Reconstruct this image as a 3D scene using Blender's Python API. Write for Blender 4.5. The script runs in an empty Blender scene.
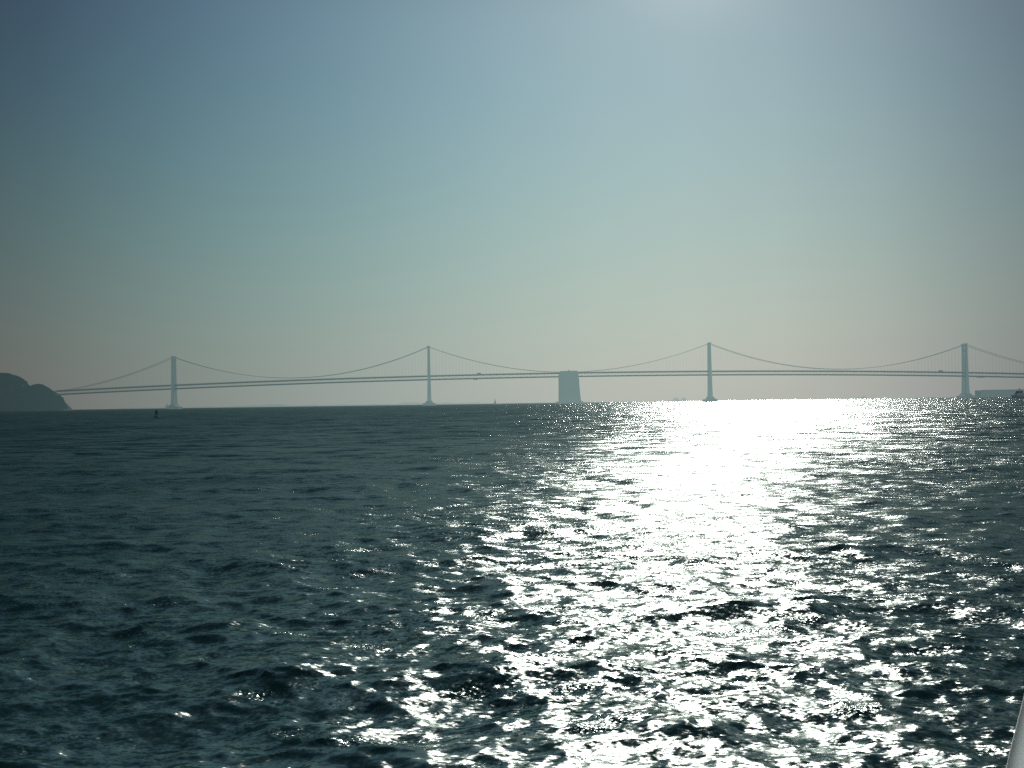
import bpy, bmesh, math, random
import numpy as np
from mathutils import Vector, Matrix

random.seed(7)
rng = np.random.default_rng(11)
R = math.radians
sc = bpy.context.scene
COL = sc.collection

# ------------------------------------------------------------------ camera
F = 1005.0                      # focal length in pixels of a 1024 wide frame
CAM_H = 4.0                     # eye height above the bay, on a ferry deck
cam_d = bpy.data.cameras.new('camera')
cam_d.sensor_width = 36.0
cam_d.lens = F / 1024 * 36.0
cam_d.clip_start = 0.05
cam_d.clip_end = 60000
cam = bpy.data.objects.new('camera', cam_d)
COL.objects.link(cam)
ROLL = math.atan(0.01396)
PITCH = math.atan((403.0 - 384.0) / F)
Mr = Matrix.Rotation(R(90) + PITCH, 3, 'X') @ Matrix.Rotation(-ROLL, 3, 'Z')
cam.location = (0, 0, CAM_H)
cam.rotation_euler = Mr.to_euler()
sc.camera = cam


def at(px, py, Y):
    """a point of the photograph at depth Y metres -> world point"""
    d = Mr @ Vector(((px - 512) / F, (384 - py) / F, -1.0))
    return Vector((0, 0, CAM_H)) + d * (Y / d.y)


def ax(px, Y):
    return at(px, 403.4 - (px - 512) * 0.01396, Y).x


# ------------------------------------------------------------------ node helpers
class NB:
    def __init__(self, nt):
        self.nt = nt

    def n(self, t, **kw):
        nd = self.nt.nodes.new(t)
        for k, v in kw.items():
            setattr(nd, k, v)
        return nd

    def link(self, a, b):
        self.nt.links.new(a, b)

    def put(self, sock, v):
        if hasattr(v, 'is_output') or isinstance(v, bpy.types.NodeSocket):
            self.link(v, sock)
        else:
            sock.default_value = v

    def m(self, op, a, b=None, c=None, clamp=False):
        nd = self.n('ShaderNodeMath', operation=op, use_clamp=clamp)
        self.put(nd.inputs[0], a)
        if b is not None:
            self.put(nd.inputs[1], b)
        if c is not None:
            self.put(nd.inputs[2], c)
        return nd.outputs[0]

    def v(self, op, a, b=None, s=None):
        nd = self.n('ShaderNodeVectorMath', operation=op)
        self.put(nd.inputs[0], a)
        if b is not None:
            self.put(nd.inputs[1], b)
        if s is not None:
            self.put(nd.inputs['Scale'], s)
        return nd.outputs['Value'] if op in ('LENGTH', 'DOT_PRODUCT') else nd.outputs['Vector']

    def maprange(self, x, a, b, c, d, smooth=False):
        nd = self.n('ShaderNodeMapRange')
        nd.interpolation_type = 'SMOOTHSTEP' if smooth else 'LINEAR'
        self.put(nd.inputs[0], x)
        for i, q in enumerate((a, b, c, d)):
            self.put(nd.inputs[i + 1], q)
        return nd.outputs[0]

    def ramp(self, x, pts, interp='LINEAR'):
        nd = self.n('ShaderNodeValToRGB')
        nd.color_ramp.interpolation = interp
        el = nd.color_ramp.elements
        while len(el) < len(pts):
            el.new(0.5)
        for e, (p, c) in zip(el, pts):
            e.position = p
            e.color = (c[0], c[1], c[2], 1) if len(c) == 3 else c
        self.link(x, nd.inputs[0])
        return nd.outputs[0]


def lin(c):
    out = []
    for q in c:
        q = q / 255
        out.append(q / 12.92 if q <= 0.04045 else ((q + 0.055) / 1.055) ** 2.4)
    return tuple(out)


SUN_AZ, SUN_EL = R(10.9), R(27.0)      # azimuth to the right of +Y
sun_dir = Vector((math.sin(SUN_AZ) * math.cos(SUN_EL), math.cos(SUN_AZ) * math.cos(SUN_EL), math.sin(SUN_EL)))

# ------------------------------------------------------------------ hazy sky as a function of direction
sky_g = bpy.data.node_groups.new('hazy_sky', 'ShaderNodeTree')
sky_g.interface.new_socket('Direction', in_out='INPUT', socket_type='NodeSocketVector')
sky_g.interface.new_socket('Color', in_out='OUTPUT', socket_type='NodeSocketColor')
b = NB(sky_g)
gi = b.n('NodeGroupInput')
go = b.n('NodeGroupOutput')
dirn = b.v('NORMALIZE', gi.outputs[0])
sep = b.n('ShaderNodeSeparateXYZ')
b.link(dirn, sep.inputs[0])
elev = b.m('ARCSINE', sep.outputs[2])
elev_deg = b.m('MULTIPLY', elev, 180 / math.pi)
az = b.m('ARCTAN2', sep.outputs[0], sep.outputs[1])
az_deg = b.m('MULTIPLY', az, 180 / math.pi)
# measured haze colours: (azimuth, elevation) -> colour, fitted with a smooth surface
OBS = {
    -26.1: [(21, (60, 80, 97)), (18.7, (64, 85, 103)), (16.4, (70, 94, 108)), (14, (75, 100, 109)), (11, (80, 104, 107)), (8.4, (89, 108, 108)), (5.5, (99, 112, 108)), (3.4, (105, 113, 110)), (1.2, (110, 115, 111))],
    -13.5: [(21, (92, 125, 142)), (18.7, (95, 128, 146)), (16.4, (104, 137, 150)), (14, (112, 146, 155)), (11, (124, 154, 157)), (8.4, (135, 161, 157)), (5.5, (148, 165, 157)), (3.4, (149, 160, 153)), (1.2, (149, 156, 149))],
    0.0: [(21, (130, 160, 174)), (16.4, (143, 171, 178)), (11, (153, 180, 179)), (5.5, (173, 189, 181)), (2.5, (178, 189, 180)), (1.2, (181, 188, 177))],
    7.8: [(21, (158, 180, 190)), (18.7, (156, 181, 193)), (16.4, (155, 183, 192)), (14, (160, 187, 190)), (11, (164, 189, 186)), (8.4, (169, 190, 183)), (5.5, (180, 194, 186)), (3.4, (184, 194, 186)), (1.2, (187, 193, 182))],
    19.1: [(21, (136, 160, 172)), (16.4, (142, 164, 171)), (11, (153, 172, 172)), (5.5, (166, 178, 172)), (2.5, (171, 179, 172)), (1.2, (173, 179, 170))],
    25.9: [(21, (95, 118, 134)), (18.7, (98, 122, 138)), (16.4, (105, 130, 142)), (14, (115, 138, 147)), (11, (125, 147, 150)), (8.4, (135, 152, 150)), (5.5, (145, 155, 150)), (3.4, (148, 154, 150)), (1.2, (149, 152, 148))],
}


def basis(a, e):
    a, e = a / 26.0, e / 21.0
    return [1, a, a * a, a ** 3, a ** 4, e, e * e, e ** 3, a * e, a * a * e, a * e * e, a * a * e * e]


rows_, rhs_ = [], []
for a_, lst in OBS.items():
    for e_, c_ in lst:
        rows_.append(basis(a_, e_))
        rhs_.append([math.log(q) for q in lin(c_)])
FIT, *_ = np.linalg.lstsq(np.array(rows_, float), np.array(rhs_, float), rcond=None)


def sky_at(a, e):
    ac = max(-29.0, min(29.0, a))
    ec = max(0.6, min(21.5, e))
    c = np.exp(np.array(basis(ac, ec)) @ FIT)
    over = float(np.interp(abs(a), [29, 42, 60, 85, 120, 180], [1, .6, .36, .6, 5.0, 12.0]))  # unseen sky behind the camera boosted: added fill light for the ferry bow
    c = c * over
    if abs(a) > 100:
        c = c * np.array((1.5, 1.15, 1.0))  # that added back light is also warmed
    up = float(np.interp(e, [21.5, 27, 35, 50, 90], [1, .72, .38, .16, .10]))
    return tuple(float(q) for q in c * up * 0.95 * np.array((float(np.interp(e, [0, 2.5, 8], [.985, .965, .905])), .98, 1.0)))


AZ = [-180, -120, -85, -60, -42, -35, -30, -25, -20, -15, -10, -5, 0, 5, 10, 15, 20, 25, 30, 35, 42, 60, 85, 120, 180]
EL = [0, 2, 4, 6.5, 9.5, 13, 17, 21, 27, 35, 50, 90]
e01 = b.m('SQRT', b.m('DIVIDE', b.m('MAXIMUM', elev_deg, 0.0), 90.0))
cur = None
for k_, a_ in enumerate(AZ):
    col_ = b.ramp(e01, [(math.sqrt(e_ / 90.0), sky_at(a_, e_)) for e_ in EL], 'LINEAR')
    if cur is None:
        cur = col_
        continue
    t_ = b.m('DIVIDE', b.m('SUBTRACT', az_deg, float(AZ[k_ - 1])), float(a_ - AZ[k_ - 1]), clamp=True)
    mxn = b.n('ShaderNodeMix', data_type='RGBA')
    b.link(t_, mxn.inputs[0])
    b.link(cur, mxn.inputs[6])
    b.link(col_, mxn.inputs[7])
    cur = mxn.outputs[2]
# forward scattering close round the sun
sd = b.n('ShaderNodeCombineXYZ')
for i in range(3):
    sd.inputs[i].default_value = sun_dir[i]
cs = b.m('MAXIMUM', b.v('DOT_PRODUCT', dirn, sd.outputs[0]), 0.0)
g1 = b.m('MULTIPLY', b.m('POWER', cs, 420.0), 0.45)
g2 = b.m('MULTIPLY', b.m('POWER', cs, 60.0), 0.004)
glow = b.m('ADD', g1, g2)
gcol = b.v('SCALE', (1.0, 0.97, 0.9), s=glow)
tot = b.v('ADD', cur, gcol)
b.link(tot, go.inputs[0])

# ------------------------------------------------------------------ world
w = bpy.data.worlds.new('World')
sc.world = w
w.use_nodes = True
nt = w.node_tree
nt.nodes.clear()
b = NB(nt)
geo = b.n('ShaderNodeTexCoord')
gs = b.n('ShaderNodeGroup', node_tree=sky_g)
b.link(geo.outputs['Generated'], gs.inputs[0])
ns = b.n('ShaderNodeTexSky', sky_type='NISHITA')
ns.sun_disc = False
ns.sun_elevation = SUN_EL
ns.sun_rotation = SUN_AZ
ns.air_density = 1.0
ns.dust_density = 4.0
bg1 = b.n('ShaderNodeBackground')
bg1.inputs[1].default_value = 1.0
b.link(gs.outputs[0], bg1.inputs[0])
bg2 = b.n('ShaderNodeBackground')
bg2.inputs[1].default_value = 0.05
b.link(ns.outputs[0], bg2.inputs[0])
mx = b.n('ShaderNodeMixShader')
mx.inputs[0].default_value = 0.03          # clear-air sky seen through the haze
b.link(bg1.outputs[0], mx.inputs[1])
b.link(bg2.outputs[0], mx.inputs[2])
ow = b.n('ShaderNodeOutputWorld')
b.link(mx.outputs[0], ow.inputs[0])

# ------------------------------------------------------------------ sun
sl = bpy.data.lights.new('sun', 'SUN')
sl.energy = 5.0
sl.angle = R(0.53)
sl.color = (1.0, 0.96, 0.88)
so = bpy.data.objects.new('sun', sl)
COL.objects.link(so)
so.rotation_euler = sun_dir.to_track_quat('Z', 'Y').to_euler()
so.location = (0, -20, 60)


# ------------------------------------------------------------------ materials
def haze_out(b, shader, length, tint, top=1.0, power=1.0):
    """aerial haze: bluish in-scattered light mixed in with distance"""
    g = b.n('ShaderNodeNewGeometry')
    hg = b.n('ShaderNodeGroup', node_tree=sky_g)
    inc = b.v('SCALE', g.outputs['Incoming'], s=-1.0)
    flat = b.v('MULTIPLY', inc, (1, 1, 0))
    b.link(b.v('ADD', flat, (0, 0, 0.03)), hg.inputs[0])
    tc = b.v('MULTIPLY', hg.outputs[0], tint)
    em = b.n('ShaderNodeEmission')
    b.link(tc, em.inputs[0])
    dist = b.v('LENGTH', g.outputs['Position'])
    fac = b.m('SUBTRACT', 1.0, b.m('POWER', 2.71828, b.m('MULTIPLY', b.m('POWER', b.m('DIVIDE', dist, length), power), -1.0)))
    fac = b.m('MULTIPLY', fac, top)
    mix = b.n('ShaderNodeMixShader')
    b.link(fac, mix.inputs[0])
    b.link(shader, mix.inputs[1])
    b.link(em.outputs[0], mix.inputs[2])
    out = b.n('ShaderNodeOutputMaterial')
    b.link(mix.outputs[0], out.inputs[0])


def solid(name, col, rough=0.7, var=0.25, scale=0.2, metal=0.0, haze=None):
    m = bpy.data.materials.new(name)
    m.use_nodes = True
    m.node_tree.nodes.clear()
    b = NB(m.node_tree)
    p = b.n('ShaderNodeBsdfPrincipled')
    tc = b.n('ShaderNodeTexCoord')
    nz = b.n('ShaderNodeTexNoise')
    nz.inputs['Scale'].default_value = scale
    nz.inputs['Detail'].default_value = 5
    b.link(tc.outputs['Object'], nz.inputs['Vector'])
    lo = tuple(c * (1 - var) for c in col)
    hi = tuple(c * (1 + var) for c in col)
    c = b.ramp(nz.outputs[0], [(0.3, lo), (0.7, hi)])
    b.link(c, p.inputs['Base Color'])
    p.inputs['Roughness'].default_value = rough
    p.inputs['Metallic'].default_value = metal
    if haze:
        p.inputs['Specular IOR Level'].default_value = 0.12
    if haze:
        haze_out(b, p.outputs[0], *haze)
    else:
        out = b.n('ShaderNodeOutputMaterial')
        b.link(p.outputs[0], out.inputs[0])
    return m


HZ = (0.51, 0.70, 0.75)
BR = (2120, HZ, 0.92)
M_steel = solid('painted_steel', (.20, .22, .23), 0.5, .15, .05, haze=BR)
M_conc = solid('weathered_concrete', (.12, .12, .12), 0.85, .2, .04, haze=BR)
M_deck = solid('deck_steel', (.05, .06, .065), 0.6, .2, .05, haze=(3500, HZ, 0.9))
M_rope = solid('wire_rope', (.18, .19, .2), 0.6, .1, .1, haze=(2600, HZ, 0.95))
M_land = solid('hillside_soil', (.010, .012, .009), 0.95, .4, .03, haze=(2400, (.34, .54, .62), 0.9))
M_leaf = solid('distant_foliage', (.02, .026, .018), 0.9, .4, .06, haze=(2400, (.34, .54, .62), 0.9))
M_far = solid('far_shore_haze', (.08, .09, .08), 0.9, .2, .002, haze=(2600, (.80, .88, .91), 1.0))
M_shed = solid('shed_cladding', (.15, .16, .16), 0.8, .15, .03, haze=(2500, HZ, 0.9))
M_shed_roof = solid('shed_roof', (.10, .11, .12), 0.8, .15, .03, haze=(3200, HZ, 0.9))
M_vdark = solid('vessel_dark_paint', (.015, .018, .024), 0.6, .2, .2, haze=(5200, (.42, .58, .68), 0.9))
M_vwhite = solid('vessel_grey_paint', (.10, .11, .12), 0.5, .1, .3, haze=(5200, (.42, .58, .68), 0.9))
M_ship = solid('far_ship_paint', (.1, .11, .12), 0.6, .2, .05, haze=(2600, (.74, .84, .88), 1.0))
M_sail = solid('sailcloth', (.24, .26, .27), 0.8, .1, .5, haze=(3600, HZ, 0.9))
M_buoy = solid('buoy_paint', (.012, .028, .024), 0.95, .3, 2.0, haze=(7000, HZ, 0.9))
M_white = solid('white_marine_paint', (.86, .84, .76), 0.35, .06, 3.0)
M_rub = solid('dark_rubber', (.03, .03, .03), 0.7, .2, 5.0)

# ------------------------------------------------------------------ water
def water_material():
    m = bpy.data.materials.new('bay_water')
    m.use_nodes = True
    m.node_tree.nodes.clear()
    b = NB(m.node_tree)
    g = b.n('ShaderNodeNewGeometry')
    P = g.outputs['Position']
    dist = b.v('LENGTH', P)

    def slope(scale, stretch, amp, detail=2.0, rot=0.0, off=0.0, rough=0.55):
        mp = b.n('ShaderNodeMapping')
        mp.inputs['Rotation'].default_value = (0, 0, rot)
        mp.inputs['Scale'].default_value = (scale * stretch, scale, scale)
        mp.inputs['Location'].default_value = (off, off * 1.7, 0)
        b.link(P, mp.inputs['Vector'])
        nz = b.n('ShaderNodeTexNoise')
        nz.inputs['Scale'].default_value = 1.0
        nz.inputs['Detail'].default_value = detail
        nz.inputs['Roughness'].default_value = rough
        b.link(mp.outputs[0], nz.inputs['Vector'])
        c = b.v('SUBTRACT', nz.outputs['Color'], (.5, .5, .5))
        c = b.v('MULTIPLY', c, (0.75, 1.0, 0.0))
        return b.v('SCALE', c, s=amp)

    # gusts: smoother and rougher patches of the bay
    gn = b.n('ShaderNodeTexNoise')
    gn.inputs['Scale'].default_value = 0.05
    gn.inputs['Detail'].default_value = 3
    b.link(P, gn.inputs['Vector'])
    gust = b.maprange(gn.outputs[0], 0.32, 0.68, 0.55, 1.25)
    far_mid = b.maprange(dist, 25.0, 110.0, 0.0, 1.0, True)
    far_big = b.maprange(dist, 70.0, 260.0, 0.0, 1.0, True)
    s0 = slope(0.1, 0.45, b.m('MULTIPLY', far_big, 0.9), 2.0, 0.15, 57.0)
    s1 = slope(0.42, 0.55, b.m('MULTIPLY', far_mid, 1.7), 2.0, 0.25)
    s2 = slope(2.8, 0.5, b.m('MULTIPLY', gust, 1.3), 2.0, -0.35, 13.0)
    s3 = slope(15.0, 0.75, b.m('MULTIPLY', b.m('MULTIPLY', gust, gust), 1.35), 3.0, 0.5, 31.0)
    s = b.v('ADD', b.v('ADD', b.v('ADD', s1, s2), s3), s0)
    # clusters of steep cat's-paw ripples that flash in the sun
    cn = b.n('ShaderNodeTexNoise')
    cn.inputs['Scale'].default_value = 1.0
    cn.inputs['Detail'].default_value = 2
    cm = b.n('ShaderNodeMapping')
    cm.inputs['Scale'].default_value = (0.55, 1.1, 1.0)
    b.link(P, cm.inputs['Vector'])
    b.link(cm.outputs[0], cn.inputs['Vector'])
    paw = b.maprange(cn.outputs[0], 0.585, 0.76, 0.0, 4.2)
    s4 = slope(22.0, 0.8, paw, 2.0, 0.9, 71.0)
    near_skew = b.n('ShaderNodeCombineXYZ')
    b.link(b.maprange(dist, 10.0, 110.0, 0.05, 0.0, True), near_skew.inputs[0])
    s = b.v('ADD', b.v('ADD', s, s4), near_skew.outputs[0])
    squeeze = b.n('ShaderNodeCombineXYZ')
    b.link(b.maprange(far_mid, 0.0, 1.0, 1.0, 0.68), squeeze.inputs[0])
    squeeze.inputs[1].default_value = 1.0
    s = b.v('MULTIPLY', s, squeeze.outputs[0])
    lean = b.v('ADD', b.v('NORMALIZE', b.v('MULTIPLY', g.outputs['Incoming'], (1, 1, 0))), (-0.5, 0.0, 0.0))
    s = b.v('ADD', s, b.v('SCALE', lean, s=b.maprange(dist, 12.0, 160.0, 0.02, 0.19, True)))
    nrm = b.v('NORMALIZE', b.v('ADD', g.outputs['Normal'], s))
    # facets that lean away are hidden by their neighbours: what shows leans towards the viewer
    inc = g.outputs['Incoming']
    nv = b.v('DOT_PRODUCT', nrm, inc)
    back = b.m('SUBTRACT', b.m('ABSOLUTE', nv), nv)
    nrm = b.v('NORMALIZE', b.v('ADD', nrm, b.v('SCALE', inc, s=back)))
    dif = b.n('ShaderNodeBsdfDiffuse')
    dif.inputs[0].default_value = (.004, .018, .019, 1)
    gl = b.n('ShaderNodeBsdfAnisotropic', distribution='BECKMANN')
    b.put(gl.inputs['Roughness'], b.maprange(dist, 9.0, 200.0, 0.10, 0.20))
    b.link(nrm, gl.inputs['Normal'])
    # unresolved capillary ripples spread part of the reflection more widely
    gl2 = b.n('ShaderNodeBsdfAnisotropic', distribution='BECKMANN')
    gl2.inputs['Roughness'].default_value = 0.33
    b.link(nrm, gl2.inputs['Normal'])
    for q in (gl, gl2):
        q.inputs['Color'].default_value = (.90, 1.0, .97, 1)
    mg = b.n('ShaderNodeMixShader')
    mg.inputs[0].default_value = 0.25
    b.link(gl.outputs[0], mg.inputs[1])
    b.link(gl2.outputs[0], mg.inputs[2])
    fr = b.n('ShaderNodeFresnel')
    fr.inputs['IOR'].default_value = 1.333
    b.link(nrm, fr.inputs['Normal'])
    mxs = b.n('ShaderNodeMixShader')
    b.link(b.m('MULTIPLY', b.m('POWER', fr.outputs[0], 1.15), 0.245), mxs.inputs[0])
    b.link(dif.outputs[0], mxs.inputs[1])
    b.link(mg.outputs[0], mxs.inputs[2])
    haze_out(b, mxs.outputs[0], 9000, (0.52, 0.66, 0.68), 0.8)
    return m


def build_water():
    rs = []
    r = 0.8
    while r < 9000:
        rs.append(r)
        d = max(0.035, r * r / (CAM_H * F) * 0.75)
        if r < 9.5:
            d = 0.1
        d = min(d, r * 0.06)
        r += d
    rs.append(9000.0)
    rs = np.array(rs)
    th_f = np.arange(-36, 36.001, 0.065)
    th_c = np.concatenate([np.arange(36.8, 180, 1.2), np.arange(-180, -36.4, 1.2)])
    th = np.radians(np.concatenate([th_f, th_c[th_c > 0], th_c[th_c < 0]]))
    nT, nR = len(th), len(rs)
    RR, TT = np.meshgrid(rs, th, indexing='ij')
    X = (RR * np.sin(TT)).astype(np.float32).ravel()
    Y = (RR * np.cos(TT)).astype(np.float32).ravel()
    rr = RR.ravel()
    dr = np.gradient(rs)
    coarse = np.abs(np.degrees(TT)) > 36.1
    DR = np.repeat(dr[:, None], nT, 1)
    DR = np.where(coarse, np.maximum(DR, RR * 0.021), DR)
    DR = DR.ravel()
    n = 150
    lam = np.exp(rng.uniform(math.log(0.22), math.log(10.0), n))
    lam[:8] = [11.0, 8.5, 7.2, 6.1, 5.2, 4.4, 3.7, 3.1]
    spread = np.interp(np.log(lam), [math.log(.22), math.log(10)], [0.75, 0.24])
    main = np.where(rng.random(n) < 0.72, R(-98 + 12), R(-98 - 48))
    ang = main + rng.normal(0, 1, n) * spread
    tot_slope = np.interp(lam, [.2, .6, 1.5, 3, 6, 11], [1.3, 1.55, 1.25, .85, .55, .3])
    sl = tot_slope * 0.17 * math.sqrt(2 / n)
    amp = sl * lam / (2 * math.pi)
    ph = rng.uniform(0, 2 * math.pi, n)
    Z = np.zeros_like(X)
    DX = np.zeros_like(X)
    DY = np.zeros_like(X)
    order = np.argsort(lam)
    for i in order:
        k = 2 * math.pi / lam[i]
        lod = np.clip((lam[i] / DR - 2.2) / 3.0, 0, 1)
        idx = np.nonzero(lod > 0)[0]
        if len(idx) == 0:
            continue
        cx, cy = math.cos(ang[i]), math.sin(ang[i])
        x = X[idx]
        y = Y[idx]
        p = (k * (cx * x + cy * y) + ph[i]).astype(np.float32)
        a = (amp[i] * lod[idx]).astype(np.float32)
        Z[idx] += a * np.cos(p)
        s = a * np.sin(p) * 0.95
        DX[idx] -= cx * s
        DY[idx] -= cy * s
    co = np.stack([X + DX, Y + DY, Z], 1).astype(np.float32)
    i = np.arange(nR - 1)[:, None] * nT
    j = np.arange(nT)[None, :]
    jn = (j + 1) % nT
    # closing the ring between the last and first angle is the seam at -36 deg
    q = np.stack([i + j, i + jn, i + nT + jn, i + nT + j], -1).reshape(-1, 4)
    q = q[:, ::-1]
    me = bpy.data.meshes.new('water')
    me.vertices.add(len(co))
    me.vertices.foreach_set('co', co.ravel())
    me.loops.add(len(q) * 4)
    me.loops.foreach_set('vertex_index', q.astype(np.int32).ravel())
    me.polygons.add(len(q))
    me.polygons.foreach_set('loop_start', np.arange(0, len(q) * 4, 4, dtype=np.int32))
    me.polygons.foreach_set('use_smooth', np.ones(len(q), dtype=bool))
    me.update(calc_edges=True)
    me.materials.append(water_material())
    o = bpy.data.objects.new('water', me)
    COL.objects.link(o)
    o['kind'] = 'structure'
    return o


build_water()
# the bay bed under the water, out past the horizon
bm = bmesh.new()
bmesh.ops.create_circle(bm, cap_ends=True, segments=96, radius=9500)
me = bpy.data.meshes.new('seabed')
bm.to_mesh(me)
bm.free()
me.materials.append(M_land)
o = bpy.data.objects.new('seabed', me)
o.location.z = -12
o['kind'] = 'structure'
COL.objects.link(o)


# ------------------------------------------------------------------ mesh helpers
def obj(name, bm, mat, parent=None, smooth=False):
    me = bpy.data.meshes.new(name)
    bmesh.ops.recalc_face_normals(bm, faces=bm.faces)
    bm.to_mesh(me)
    bm.free()
    me.materials.append(mat)
    if smooth:
        for p in me.polygons:
            p.use_smooth = True
    o = bpy.data.objects.new(name, me)
    COL.objects.link(o)
    if parent:
        o.parent = parent
    return o


def tag(o, label, cat, group=None):
    o['label'] = label
    o['category'] = cat
    if group:
        o['group'] = group
    return o


def thing(name, label, cat, loc=(0, 0, 0), rz=0.0, group=None):
    o = bpy.data.objects.new(name, None)
    COL.objects.link(o)
    o.location = loc
    o.rotation_euler = (0, 0, rz)
    return tag(o, label, cat, group)


def box(bm, x0, x1, y0, y1, z0, z1, top=None):
    """box; top=(x0,x1,y0,y1) gives a different top rectangle"""
    t = top or (x0, x1, y0, y1)
    vs = [bm.verts.new(c) for c in ((x0, y0, z0), (x1, y0, z0), (x1, y1, z0), (x0, y1, z0),
                                    (t[0], t[2], z1), (t[1], t[2], z1), (t[1], t[3], z1), (t[0], t[3], z1))]
    for f in ((0, 3, 2, 1), (4, 5, 6, 7), (0, 1, 5, 4), (1, 2, 6, 5), (2, 3, 7, 6), (3, 0, 4, 7)):
        bm.faces.new([vs[i] for i in f])


def bar(bm, a, c, r, n=4, r2=None):
    a, c = Vector(a), Vector(c)
    d = (c - a).normalized()
    u = d.orthogonal().normalized() if abs(d.y) > .9 else d.cross(Vector((0, 1, 0))).normalized()
    v = d.cross(u)
    r2 = r if r2 is None else r2
    A = [bm.verts.new(a + (u * math.cos(t) + v * math.sin(t)) * r) for t in [2 * math.pi * (i + .5) / n for i in range(n)]]
    B = [bm.verts.new(c + (u * math.cos(t) + v * math.sin(t)) * r2) for t in [2 * math.pi * (i + .5) / n for i in range(n)]]
    for i in range(n):
        bm.faces.new((A[i], A[(i + 1) % n], B[(i + 1) % n], B[i]))
    bm.faces.new(A[::-1])
    bm.faces.new(B)


def tube(bm, pts, r, n=6):
    rings = []
    for i, p in enumerate(pts):
        p = Vector(p)
        d = (Vector(pts[min(i + 1, len(pts) - 1)]) - Vector(pts[max(i - 1, 0)])).normalized()
        u = d.cross(Vector((0, 1, 0)))
        u = u.normalized() if u.length > 1e-3 else d.orthogonal().normalized()
        v = d.cross(u)
        rings.append([bm.verts.new(p + (u * math.cos(2 * math.pi * k / n) + v * math.sin(2 * math.pi * k / n)) * r) for k in range(n)])
    for A, B in zip(rings, rings[1:]):
        for k in range(n):
            bm.faces.new((A[k], A[(k + 1) % n], B[(k + 1) % n], B[k]))
    bm.faces.new(rings[0][::-1])
    bm.faces.new(rings[-1])


def prism(bm, prof, y0, y1, taper=None):
    """profile in xz pushed along y"""
    A = [bm.verts.new((x, y0, z)) for x, z in prof]
    B = [bm.verts.new((x, y1, z)) for x, z in prof]
    n = len(prof)
    for i in range(n):
        bm.faces.new((A[i], A[(i + 1) % n], B[(i + 1) % n], B[i]))
    bm.faces.new(A[::-1])
    bm.faces.new(B)


def hull(bm, L, W, z0, z1, bow=0.25, flare=0.75, n=14, sheer=0.0, stern=0.8):
    """ship hull along x, bow at +x; transom stern"""
    rows = []
    for k in range(n + 1):
        t = k / n
        x = -L / 2 + L * t
        if t > 1 - bow:
            q = (t - (1 - bow)) / bow
            wd = W / 2 * math.sqrt(max(0.0, 1 - q ** 2.0)) + 0.01 * W
        else:
            wd = W / 2 * (stern + (1 - stern) * min(1, t * 3))
        zt = z1 + sheer * max(0, (t - .5) * 2) ** 2
        rake = (L * 0.03) * max(0, (t - .6) / .4)
        rows.append([bm.verts.new((x - rake, -wd * flare, z0)), bm.verts.new((x + rake * .5, -wd, zt)),
                     bm.verts.new((x + rake * .5, wd, zt)), bm.verts.new((x - rake, wd * flare, z0))])
    for A, B in zip(rows, rows[1:]):
        for i in range(4):
            bm.faces.new((A[i], A[(i + 1) % 4], B[(i + 1) % 4], B[i]))
    bm.faces.new(rows[0])
    bm.faces.new(rows[-1][::-1])


# ------------------------------------------------------------------ the bridge
BY = 2790.0
HW = 10.0                                    # half distance between cable planes


def hz(px):
    return 403.4 - (px - 512) * 0.01396


pxs = [55, 173, 280, 360, 428, 560, 709, 860, 965, 1024]
up = [18.3, 22.3, 25.4, 27.2, 28.2, 29.2, 28.8, 27.0, 24.2, 22.1]
dx_ = np.array([ax(p, BY) for p in pxs])
dz_ = np.array([u * BY / F + CAM_H for u in up])
pf = np.polyfit(dx_ / 1000, dz_, 4)


def deck_z(x):
    x = max(min(x, dx_[-1] + 260), dx_[0] - 140)
    return float(np.polyval(pf, x / 1000))


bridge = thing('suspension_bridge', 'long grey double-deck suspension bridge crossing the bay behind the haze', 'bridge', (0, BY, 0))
TW = [(ax(174.1, BY), 145.0, 6.4), (ax(429.3, BY), 163.5, 6.0), (ax(710.1, BY), 162.0, 6.2), (ax(965.6, BY), 149.5, 6.6)]
X_A = ax(569.3, BY)
X_L = ax(57, BY)
X_R = TW[3][0] + 354

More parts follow.
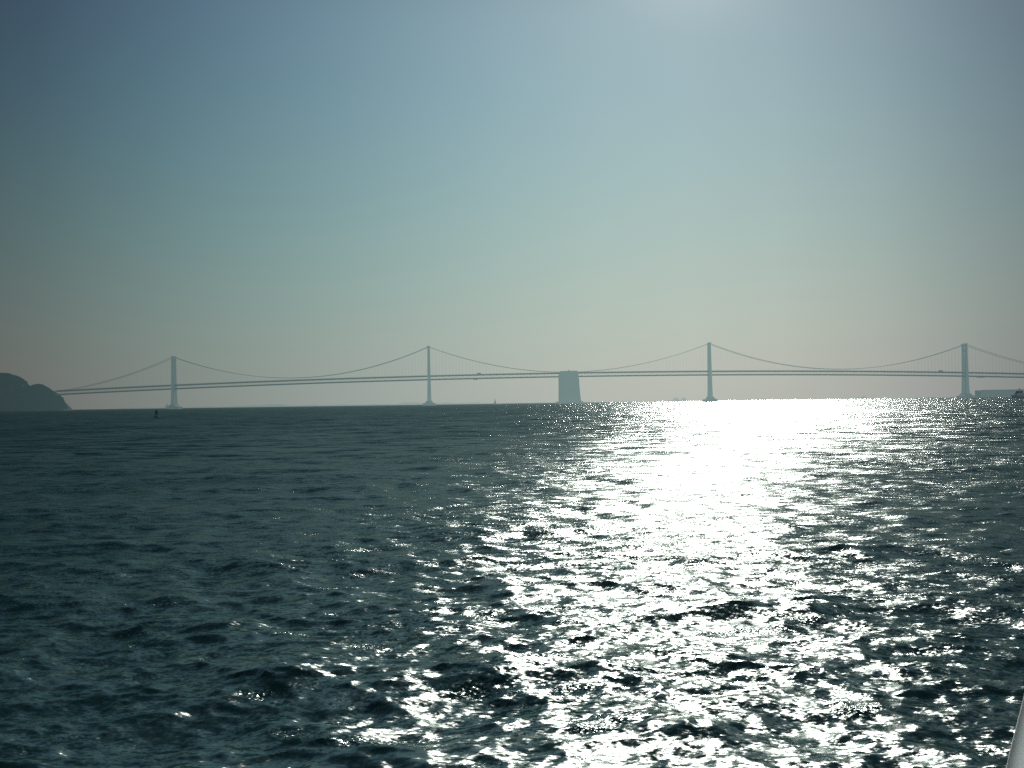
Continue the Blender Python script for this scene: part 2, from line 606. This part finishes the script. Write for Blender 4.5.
for tx, th, wd in TW:
    tw = obj('tower', (lambda bm: (box(bm, tx - 3, tx + 3, -HW + 3.4, HW - 3.4, th - 6, th - 2), bm)[1])(bmesh.new()), M_steel, bridge)
    # portal struts and diagonal bracing between the two legs
    zd = deck_z(tx)
    for lev in ([16, 42, zd - 14], list(np.linspace(zd + 8, th - 8, 4))):
        for z0, z1 in zip(lev, lev[1:]):
            bm = bmesh.new()
            bar(bm, (tx, -HW + 2, z0), (tx, HW - 2, z1), 1.2)
            bar(bm, (tx, HW - 2, z0), (tx, -HW + 2, z1), 1.2)
            obj('cross_brace', bm, M_steel, tw)
    for z in (zd - 12, zd + 7, 15.2):
        bm = bmesh.new()
        box(bm, tx - 2.2, tx + 2.2, -HW + 3.2, HW - 3.2, z - 1.5, z + 1.5)
        obj('portal_strut', bm, M_steel, tw)
    for s in (-1, 1):
        bm = bmesh.new()
        h0, h1 = 13.003, zd - 8
        wb = wd * .5
        box(bm, tx - wb * 1.55, tx + wb * 1.75, s * HW - 3.8, s * HW + 3.8, h0, 26,
            (tx - wb * 1.35, tx + wb * 1.5, s * HW - 3.5, s * HW + 3.5))
        box(bm, tx - wb * 1.35, tx + wb * 1.5, s * HW - 3.5, s * HW + 3.5, 26.003, h1,
            (tx - wb * 1.05, tx + wb * 1.15, s * HW - 3.1, s * HW + 3.1))
        box(bm, tx - wb * 1.05, tx + wb * 1.15, s * HW - 3.1, s * HW + 3.1, h1 + .003, th,
            (tx - wb * 0.82, tx + wb * 0.82, s * HW - 2.4, s * HW + 2.4))
        obj('leg', bm, M_steel, tw)
        bm = bmesh.new()
        box(bm, tx - wb * 1.05, tx + wb * 1.05, s * HW - 2.8, s * HW + 2.8, th + .003, th + 2.0)
        obj('cable_saddle', bm, M_steel, tw)
    bm = bmesh.new()
    prism(bm, [(tx - 17, -3), (tx + 17, -3), (tx + 17, 6.4), (tx + 10, 8.2), (tx + 7, 13.0), (tx - 6.5, 13.0), (tx - 9.5, 8.2), (tx - 17, 6.4)], -HW - 9, HW + 9)
    obj('pier', bm, M_conc, tw)

# anchorage
anc = bmesh.new()
za = 31.2 * BY / F + CAM_H
xl, xr = ax(559.2, BY - 18), ax(581.2, BY - 18)
xtl, xtr = ax(560.0, BY - 18), ax(578.6, BY - 18)
prism(anc, [(xl, 6.2), (xr, 6.2), (xr - 1.8, 20), (xtr + .8, za - 12), (xtr, za - 4), (xtr - 3, za), (xtl + 3, za - .3), (xtl, za - 3), (xl + .8, za - 14)], -18, 18)
an = obj('anchorage', anc, M_conc, bridge)
bm = bmesh.new()
box(bm, ax(556.8, BY - 20), ax(583.2, BY - 20), -23, 23, -3, 6.197)
obj('fender', bm, M_conc, an)
bm = bmesh.new()
xm = (xl + xr) / 2
for k in range(7):
    xx = xl + 6 + k * (xr - xl - 12) / 6
    box(bm, xx - 1.3, xx + 1.3, -19.2, -18.003, 8, za - 22)
obj('buttress', bm, M_conc, an)
bm = bmesh.new()
box(bm, xm - 3.0, xm + .5, -3, 3, za - .2, za + 2.4)
box(bm, xm - 1.6, xm - 1.0, -.3, .3, za + 2.4, za + 4.6)
obj('beacon_house', bm, M_conc, an)

# decks
NP = int((X_R + 420 - X_L) / 9.4)
stations = [X_L + i * 9.4 for i in range(NP)]


def deck_strip(name, dz, hh, mat, half=10.2):
    bm = bmesh.new()
    prev = None
    for x in stations:
        z = deck_z(x) + dz
        c = [bm.verts.new((x, yy, z + zz)) for yy, zz in ((-half, 0), (half, 0), (half, -hh), (-half, -hh))]
        if prev:
            for i in range(4):
                bm.faces.new((prev[i], prev[(i + 1) % 4], c[(i + 1) % 4], c[i]))
        else:
            bm.faces.new(c)
        prev = c
    bm.faces.new(prev[::-1])
    return obj(name, bm, mat, bridge)


up_d = deck_strip('upper_deck', 1.0, 3.2, M_deck)
lo_d = deck_strip('lower_deck', -8.6, 3.2, M_deck)
bm = bmesh.new()
for s in (-1, 1):
    for x0, x1 in zip(stations[::1], stations[1::1]):
        bar(bm, (x0, s * HW, deck_z(x0) + 2.1), (x1, s * HW, deck_z(x1) + 2.1), .16)
        bar(bm, (x0, s * HW, deck_z(x0) + 1), (x0, s * HW, deck_z(x0) + 2.1), .1)
obj('railing', bm, M_deck, up_d)
bm = bmesh.new()
for s in (-1, 1):
    for i, (x0, x1) in enumerate(zip(stations, stations[1:])):
        zt, zb = deck_z(x0) - 2.2, deck_z(x0) - 8.6
        zt1, zb1 = deck_z(x1) - 2.2, deck_z(x1) - 8.6
        bar(bm, (x0, s * HW, zb), (x0, s * HW, zt), .13)
        if i % 2:
            bar(bm, (x0, s * HW, zb), (x1, s * HW, zt1), .14)
        else:
            bar(bm, (x0, s * HW, zt), (x1, s * HW, zb1), .14)
obj('stiffening_truss', bm, M_deck, bridge)


# main cables
def cable_z(x):
    def para(x0, z0, x1, z1, xm_, zm):
        # quadratic through three points
        L = ((x - xm_) * (x - x1)) / ((x0 - xm_) * (x0 - x1)) * z0
        L += ((x - x0) * (x - x1)) / ((xm_ - x0) * (xm_ - x1)) * zm
        L += ((x - x0) * (x - xm_)) / ((x1 - x0) * (x1 - xm_)) * z1
        return L
    tp = [(t[0], t[1] - 0.2) for t in TW]
    if x <= tp[0][0]:
        xe = ax(66, BY)
        if x < xe:
            return deck_z(x) + 1.2
        ze = deck_z(xe) + 1.2
        xm_ = (xe + tp[0][0]) / 2
        return para(xe, ze, tp[0][0], tp[0][1], xm_, (ze + tp[0][1]) / 2 - 11)
    if x <= tp[1][0]:
        xm_ = (tp[0][0] + tp[1][0]) / 2
        return para(*tp[0], *tp[1], xm_, deck_z(xm_) + 6.5)
    if x <= X_A:
        xe, ze = X_A - 26, deck_z(X_A) + 2.5
        if x > xe:
            return ze
        xm_ = (tp[1][0] + xe) / 2
        return para(*tp[1], xe, ze, xm_, (ze + tp[1][1]) / 2 - 16)
    if x <= tp[2][0]:
        xe, ze = X_A + 26, deck_z(X_A) + 2.5
        if x < xe:
            return ze
        xm_ = (tp[2][0] + xe) / 2
        return para(xe, ze, *tp[2], xm_, (ze + tp[2][1]) / 2 - 16)
    if x <= tp[3][0]:
        xm_ = (tp[2][0] + tp[3][0]) / 2
        return para(*tp[2], *tp[3], xm_, deck_z(xm_) + 5.5)
    ze = deck_z(X_R) + 2
    xm_ = (tp[3][0] + X_R) / 2
    return para(*tp[3], X_R, ze, xm_, (ze + tp[3][1]) / 2 - 12)


for s in (-1, 1):
    bm = bmesh.new()
    xs = list(np.linspace(ax(62, BY), X_R, 330)) + [t[0] for t in TW]
    xs.sort()
    tube(bm, [(x, s * HW, cable_z(x)) for x in xs], 0.62)
    obj('main_cable', bm, M_rope, bridge, True)

hang = []
for x in stations:
    if x > X_R or x < ax(66, BY) or abs(x - X_A) < 30 or min(abs(x - t[0]) for t in TW) < 5:
        continue
    z1, z0 = cable_z(x), deck_z(x) + 1
    if z1 - z0 > 2.5:
        hang.append((z1 - z0, x, z0, z1))
vis_r = ax(1024, BY)
near = sorted([h for h in hang if h[1] < vis_r], reverse=True)
for h in near[:100]:
    bm = bmesh.new()
    bar(bm, (h[1], -HW, h[2]), (h[1], -HW, h[3] - .3), .10)
    obj('suspender', bm, M_rope, bridge)
bm = bmesh.new()
solo = set(h[1] for h in near[:100])
for h in hang:
    bar(bm, (h[1], HW, h[2]), (h[1], HW, h[3] - .3), .07)
    if h[1] not in solo:
        bar(bm, (h[1], -HW, h[2]), (h[1], -HW, h[3] - .3), .10)
o = obj('suspender_rows', bm, M_rope, bridge)
o['kind'] = 'stuff'
# maintenance platform hanging under the lower deck
for px in (476, 981):
    x = ax(px, BY)
    bm = bmesh.new()
    z = deck_z(x) - 11.8
    box(bm, x - 6, x + 6, -11, 11, z - 1.9, z - .9)
    for s in (-10.5, 10.5):
        for q in (-5, 5):
            bar(bm, (x + q, s, z - 1), (x + q, s, z + .6), .2)
    obj('maintenance_platform', bm, M_deck, bridge)

# trucks on the upper deck
for px, lab in ((480, 'box truck on the upper deck between the second tower and the concrete anchorage'),
                (941, 'box truck on the upper deck just left of the rightmost tower')):
    x = ax(px, BY)
    z = deck_z(x) + 1.02
    t = thing('truck', lab, 'truck', (x, BY - 6, z), 0, 'trucks crossing the upper deck')
    bm = bmesh.new()
    box(bm, -6.5, 2.6, -1.25, 1.25, .9, 3.9)
    obj('cargo_box', bm, M_deck, t)
    bm = bmesh.new()
    box(bm, 3.0, 5.2, -1.2, 1.2, .7, 2.8, (3.0, 4.8, -1.1, 1.1))
    obj('cab', bm, M_deck, t)
    for wx in (-5, -3.6, 4.0):
        for s in (-1, 1):
            bm = bmesh.new()
            bar(bm, (wx, s * 1.0, .5), (wx, s * 1.3, .5), .5, 12)
            obj('wheel', bm, M_deck, t)

# ------------------------------------------------------------------ island on the left
prof = [(-160, 392), (-120, 384), (-80, 376), (-40, 372), (0, 373.2), (8, 373.6), (12, 375), (16.5, 377.5), (19, 381),
        (20.5, 387.5), (25, 388.0), (29, 386.0), (33, 387.2), (38, 384.2), (41, 384.8), (45, 387.8), (50, 390.5), (54, 393.5), (57, 399.5),
        (60, 404), (64, 408), (68, 410.8), (71, 412.5)]
IY = 2900.0
px_, pz_ = [], []
for p, y in prof:
    px_.append(ax(p, IY))
    pz_.append((hz(p) - y) * IY / F + CAM_H)


def n2(x, y, s, seed=0.0):
    return (math.sin(x / s + 1.3 + seed) * math.cos(y / s * 1.1 + seed * 2) + .6 * math.sin(x / s * 2.3 + y / s * 1.7 + seed)
            + .35 * math.sin(x / s * 4.9 - y / s * 3.9 + seed * 3)) / 1.95


def island_h(x, y):
    ridge = float(np.interp(x, px_, pz_)) - 7.0
    d = (y - IY)
    wdt = 14 + max(ridge, 0) * 2.6
    f = max(0.0, 1 - (abs(d) / wdt) ** 1.5)
    if abs(d) > wdt:
        return -4.0
    return ridge * f + n2(x, y, 22) * 1.5 * f


bm = bmesh.new()
gx = np.linspace(px_[0], px_[-1] + 2, 190)
gy = np.linspace(IY - 300, IY + 300, 60)
grid = [[bm.verts.new((x, y, island_h(x, y))) for y in gy] for x in gx]
for i in range(len(gx) - 1):
    for j in range(len(gy) - 1):
        bm.faces.new((grid[i][j], grid[i + 1][j], grid[i + 1][j + 1], grid[i][j + 1]))
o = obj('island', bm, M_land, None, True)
o['kind'] = 'structure'

# the wood covering it: clumps of leaf faces
bm = bmesh.new()
N = 7500
cnt = 0
while cnt < N:
    x = random.uniform(ax(-40, IY), ax(70, IY))
    y = random.uniform(IY - 260, IY + 60)
    h = island_h(x, y)
    if h < 2.5:
        continue
    cnt += 1
    steep = np.interp(x, [ax(50, IY), ax(68, IY)], [1, .4])
    ch = random.uniform(3.5, 7.5) * steep
    cr = random.uniform(2.2, 4.6) * steep
    for k in range(22):
        u, v = random.random() * 2 * math.pi, random.uniform(-.8, 1)
        rr = cr * random.uniform(.55, 1.0)
        p = Vector((x + rr * math.cos(u) * math.sqrt(1 - v * v), y + rr * math.sin(u) * math.sqrt(1 - v * v), h + ch * .5 + ch * .55 * v))
        a = Vector((random.gauss(0, 1), random.gauss(0, 1), random.gauss(0, 1))).normalized()
        c = a.orthogonal().normalized()
        s = random.uniform(.9, 1.9)
        bm.faces.new([bm.verts.new(p + a * s), bm.verts.new(p + c * s), bm.verts.new(p - (a + c) * s * .7)])
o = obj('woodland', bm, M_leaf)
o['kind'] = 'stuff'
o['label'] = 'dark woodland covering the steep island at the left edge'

# far shore, very faint
bm = bmesh.new()
FY = 8600.0
prev = None
for k in range(240):
    p = 110 + k * 1.9
    x = ax(p, FY)
    f = math.sin(math.pi * min(1, k / 239)) ** .6
    hgt = (10 + 16 * max(0, n2(k * 9, 0, 120)) + 5 * n2(k * 9, 40, 26, 2)) * f + 1
    hgt = max(hgt, 1)
    c = [bm.verts.new((x, FY - 160, -3)), bm.verts.new((x, FY, hgt)), bm.verts.new((x, FY + 200, -3))]
    if prev:
        bm.faces.new((prev[0], c[0], c[1], prev[1]))
        bm.faces.new((prev[1], c[1], c[2], prev[2]))
    prev = c
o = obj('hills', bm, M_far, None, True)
o['kind'] = 'structure'

# the city shore that the bridge lands on, beyond the right edge of the view
bm = bmesh.new()
rows = []
for i in range(70):
    x = X_R + 90 + i * 32
    row = []
    for j in range(16):
        y = BY - 420 + j * 110
        rise = min(1.0, i / 12.0) * min(1.0, j / 3.0) * min(1.0, (15 - j) / 3.0)
        row.append(bm.verts.new((x, y, -3 + rise * (42 + 16 * n2(x, y, 300)))))
    rows.append(row)
for A, B in zip(rows, rows[1:]):
    for j in range(15):
        bm.faces.new((A[j], B[j], B[j + 1], A[j + 1]))
o = obj('city_shore_terrain', bm, M_land, None, True)
o['kind'] = 'structure'

# ------------------------------------------------------------------ pier shed on the right
SY = 3050.0
sx0, sx1 = ax(978.0, SY), ax(1110, SY)
t = thing('pier_shed', 'long low grey pier shed on a wharf behind the rightmost bridge tower', 'warehouse', (sx0, SY, 0))
LS = sx1 - sx0
bm = bmesh.new()
zt = (hz(990) - 390.3) * SY / F + CAM_H
box(bm, 0, LS, -20, 20, 3.0, zt - 2.2)
sh = obj('wall', bm, M_shed, t)
bm = bmesh.new()
prism(bm, [(-.8, zt - 2.19), (LS + .8, zt - 2.19), (LS + .8, zt - 1.2), (LS - 1, zt), (3, zt), (-.8, zt - 1.2)], -21, 21)
obj('roof', bm, M_shed_roof, t)
for k in range(22):
    bm = bmesh.new()
    box(bm, 8 + k * 16, 15 + k * 16, -20.25, -20.003, 3.2, 9.5)
    obj('door', bm, M_shed_roof, t)
bm = bmesh.new()
box(bm, -34, LS + 5, -26, 26, 1.3, 2.99)
for k in range(50):
    xx = -32 + k * 9
    if xx < LS:
        bar(bm, (xx, -25, -3), (xx, -25, 1.3), .5)
obj('wharf', bm, M_conc, t)

# ------------------------------------------------------------------ vessels
# dark workboat at the right edge
WY = 1900.0
wx = ax(1019.3, WY)
t = thing('workboat', 'dark stubby workboat with a mast, at the right edge before the pier shed', 'boat', (wx, WY, 0), R(200))
t.scale = (1.05, 1.05, 1.0)
bm = bmesh.new()
hull(bm, 36, 9, -.6, 4.0, .3, .8, sheer=2.0)
obj('hull', bm, M_vdark, t)
bm = bmesh.new()
box(bm, -11, 9, -3.6, 3.6, 4.01, 9.0, (-10, 7.5, -3.2, 3.2))
obj('deckhouse', bm, M_vwhite, t)
bm = bmesh.new()
box(bm, -6, 6, -3.0, 3.0, 9.01, 13.2, (-5, 4.6, -2.8, 2.8))
wh = obj('wheelhouse', bm, M_vdark, t)
bm = bmesh.new()
box(bm, -4.8, 5.65, -3.04, 3.04, 10.8, 12.2, (-4.6, 5.0, -3.0, 3.0))
obj('window', bm, M_rub, wh)
bm = bmesh.new()
bar(bm, (-1, 0, 13), (-1, 0, 20.5), .35, 6, .15)
bar(bm, (-1, -2, 17), (-1, 2, 17), .15)
bar(bm, (-4.2, 0, 13), (-1, 0, 18.5), .2)
bar(bm, (3.0, 0, 13), (-1, 0, 18.5), .2)
obj('mast', bm, M_vdark, t)
bm = bmesh.new()
bar(bm, (-7, 0, 9), (-7, 0, 14), 1.3, 10, 1.1)
obj('funnel', bm, M_vdark, t)


def sailboat(px, Y, hgt, label, heel=0.0, rz=0.0, lng=None):
    L = lng or hgt * .72
    t = thing('sailboat', label, 'sailboat', (ax(px, Y), Y, 0), rz)
    t.rotation_euler = (heel, 0, rz)
    bm = bmesh.new()
    hull(bm, L, L * .3, -.4, L * .085, .55, .55, sheer=L * .03, stern=.6)
    obj('hull', bm, M_vdark, t)
    bm = bmesh.new()
    box(bm, -L * .15, L * .15, -L * .08, L * .08, L * .085, L * .14, (-L * .13, L * .1, -L * .07, L * .07))
    obj('cabin', bm, M_vwhite, t)
    bm = bmesh.new()
    bar(bm, (L * .08, 0, 0), (L * .06, 0, hgt), .12, 6, .07)
    bar(bm, (L * .07, 0, L * .2), (-L * .42, 0, L * .19), .08)
    obj('mast', bm, M_vdark, t)
    for name, tri in (('mainsail', [(L * .055, L * .22), (-L * .40, L * .21), (L * .05, hgt * .97)]),
                      ('jib', [(L * .5, L * .12), (L * .10, L * .16), (L * .075, hgt * .86)])):
        bm = bmesh.new()
        a, c, d = [Vector((x, 0, z)) for x, z in tri]
        n = 8
        rows = []
        for i in range(n + 1):
            row = []
            for j in range(n + 1 - i):
                u, v = i / n, j / n
                p = a * (1 - u - v) + d * u + c * v
                belly = (u * v * 4 + v * (1 - u - v) * 4 + u * (1 - u - v) * 2) * L * .05
                row.append(bm.verts.new((p.x, belly, p.z)))
            rows.append(row)
        for i in range(n):
            for j in range(n - i):
                bm.faces.new((rows[i][j], rows[i][j + 1], rows[i + 1][j]))
                if j < n - i - 1:
                    bm.faces.new((rows[i][j + 1], rows[i + 1][j + 1], rows[i + 1][j]))
        obj(name, bm, M_sail, t, True)
    return t


sailboat(494.8, 2350.0, 15.5, 'small dark sailboat under sail between second tower and the anchorage', R(7), R(62))
sailboat(166.8, 2500.0, 16.0, 'small sailboat beside the base of the leftmost bridge tower', R(2), R(20))


def cargo_ship(px, Y, L, label, houses, hh=7, group='ships on the horizon'):
    t = thing('cargo_ship', label, 'ship', (ax(px, Y), Y, 0), 0, group)
    bm = bmesh.new()
    hull(bm, L, L * .15, -2, hh, .15, .8, sheer=hh * .4)
    obj('hull', bm, M_ship, t)
    for (x, wdt, z) in houses:
        bm = bmesh.new()
        box(bm, x - wdt / 2, x + wdt / 2, -L * .06, L * .06, hh + .01, z, (x - wdt * .36, x + wdt * .36, -L * .05, L * .05))
        box(bm, x - wdt * .2, x + wdt * .2, -L * .05, L * .05, z + .01, z + 4)
        d = obj('deckhouse', bm, M_ship, t)
        bm = bmesh.new()
        bar(bm, (x, 0, z + 4), (x, 0, z + 12), .5)
        obj('mast', bm, M_ship, d)
    return t


cargo_ship(678, 7600.0, 190, 'pale two-humped ship on the horizon left of the third bridge tower',
           [(-14, 48, 22), (44, 44, 22)], 5)
cargo_ship(762.5, 8200.0, 60, 'tiny faint ship on the horizon just right of the third tower', [(0, 30, 10)], 4)
cargo_ship(861, 8000.0, 105, 'faint hazy ship on the horizon midway between the two right towers', [(20, 40, 13), (-20, 20, 9)], 5)

# ------------------------------------------------------------------ channel buoy
BYY = 415.0
t = thing('channel_buoy', 'dark channel buoy with lantern cage floating left of the leftmost tower', 'buoy', (ax(156.2, BYY), BYY, 0))
t.rotation_euler = (R(2), R(3), 0)
bm = bmesh.new()


def lathe(bm, pr, n=20):
    rings = [[bm.verts.new((r * math.cos(2 * math.pi * k / n), r * math.sin(2 * math.pi * k / n), z)) for k in range(n)] for r, z in pr]
    for A, B in zip(rings, rings[1:]):
        for k in range(n):
            bm.faces.new((A[k], A[(k + 1) % n], B[(k + 1) % n], B[k]))
    bm.faces.new(rings[0][::-1])
    bm.faces.new(rings[-1])


lathe(bm, [(.85, -.5), (.95, -.1), (.95, .25), (.85, .38), (.35, .5), (.25, .52)])
obj('float', bm, M_buoy, t)
t.scale = (1.25, 1.25, 1.2)
t.location.z = .18
bm = bmesh.new()
for k in range(4):
    a = math.pi / 4 + k * math.pi / 2
    bar(bm, (.5 * math.cos(a), .5 * math.sin(a), .4), (.3 * math.cos(a), .3 * math.sin(a), 1.65), .10, 6)
for z, q in ((.9, .42), (1.3, .36)):
    for k in range(4):
        a, c = math.pi / 4 + k * math.pi / 2, math.pi / 4 + (k + 1) * math.pi / 2
        bar(bm, (q * math.cos(a), q * math.sin(a), z), (q * math.cos(c), q * math.sin(c), z), .035, 5)
obj('cage', bm, M_buoy, t)
bm = bmesh.new()
box(bm, -.46, .46, -.03, .03, 1.2, 2.15)
box(bm, -.03, .03, -.46, .46, 1.2, 2.15)
obj('radar_reflector', bm, M_buoy, t)
bm = bmesh.new()
lathe(bm, [(.2, 2.15), (.22, 2.2), (.2, 2.45), (.1, 2.55), (.02, 2.6)], 12)
obj('lantern', bm, M_buoy, t)

# ------------------------------------------------------------------ the ferry's own raked white bow flank at the right
BWY = 2.1
pts = []
for px, py in ((1005.6, 775), (1008.6, 762), (1014.2, 740), (1019.6, 719), (1023.6, 703), (1029, 682), (1036, 660)):
    pts.append(at(px, py, BWY))
e = [(p.x + .017, p.z) for p in pts]
low = [(0.44, -.6), (0.56, 0.5), (0.74, 1.6), (0.92, 2.45), (1.035, 2.98)]
prof_e = low + e
top = [(1.19, 3.62), (1.32, 3.78), (1.6, 3.88), (2.6, 3.98), (4.2, 4.05)]
edge = [Vector((x, 0, z)) for x, z in prof_e + top]
ferry = thing('ferry_bow', 'curved white painted edge of the ferry bow in the bottom right corner', 'boat', (0, BWY, 0))
bm = bmesh.new()
loop = [(v.x, v.z) for v in edge] + [(4.2, -.6)]
prism(bm, loop, 0.010, 0.034)
obj('hull_plating', bm, M_white, ferry)
bm = bmesh.new()
tube(bm, [(v.x + .016, .022, v.z) for v in edge], 0.020, 20)
obj('rub_rail', bm, M_white, ferry, True)

# ------------------------------------------------------------------ render settings
sc.view_settings.view_transform = 'Standard'
sc.view_settings.look = 'None'
sc.view_settings.exposure = 0
sc.cycles.use_denoising = False
sc.cycles.max_bounces = 5
sc.cycles.glossy_bounces = 3
sc.cycles.sample_clamp_indirect = 3.0
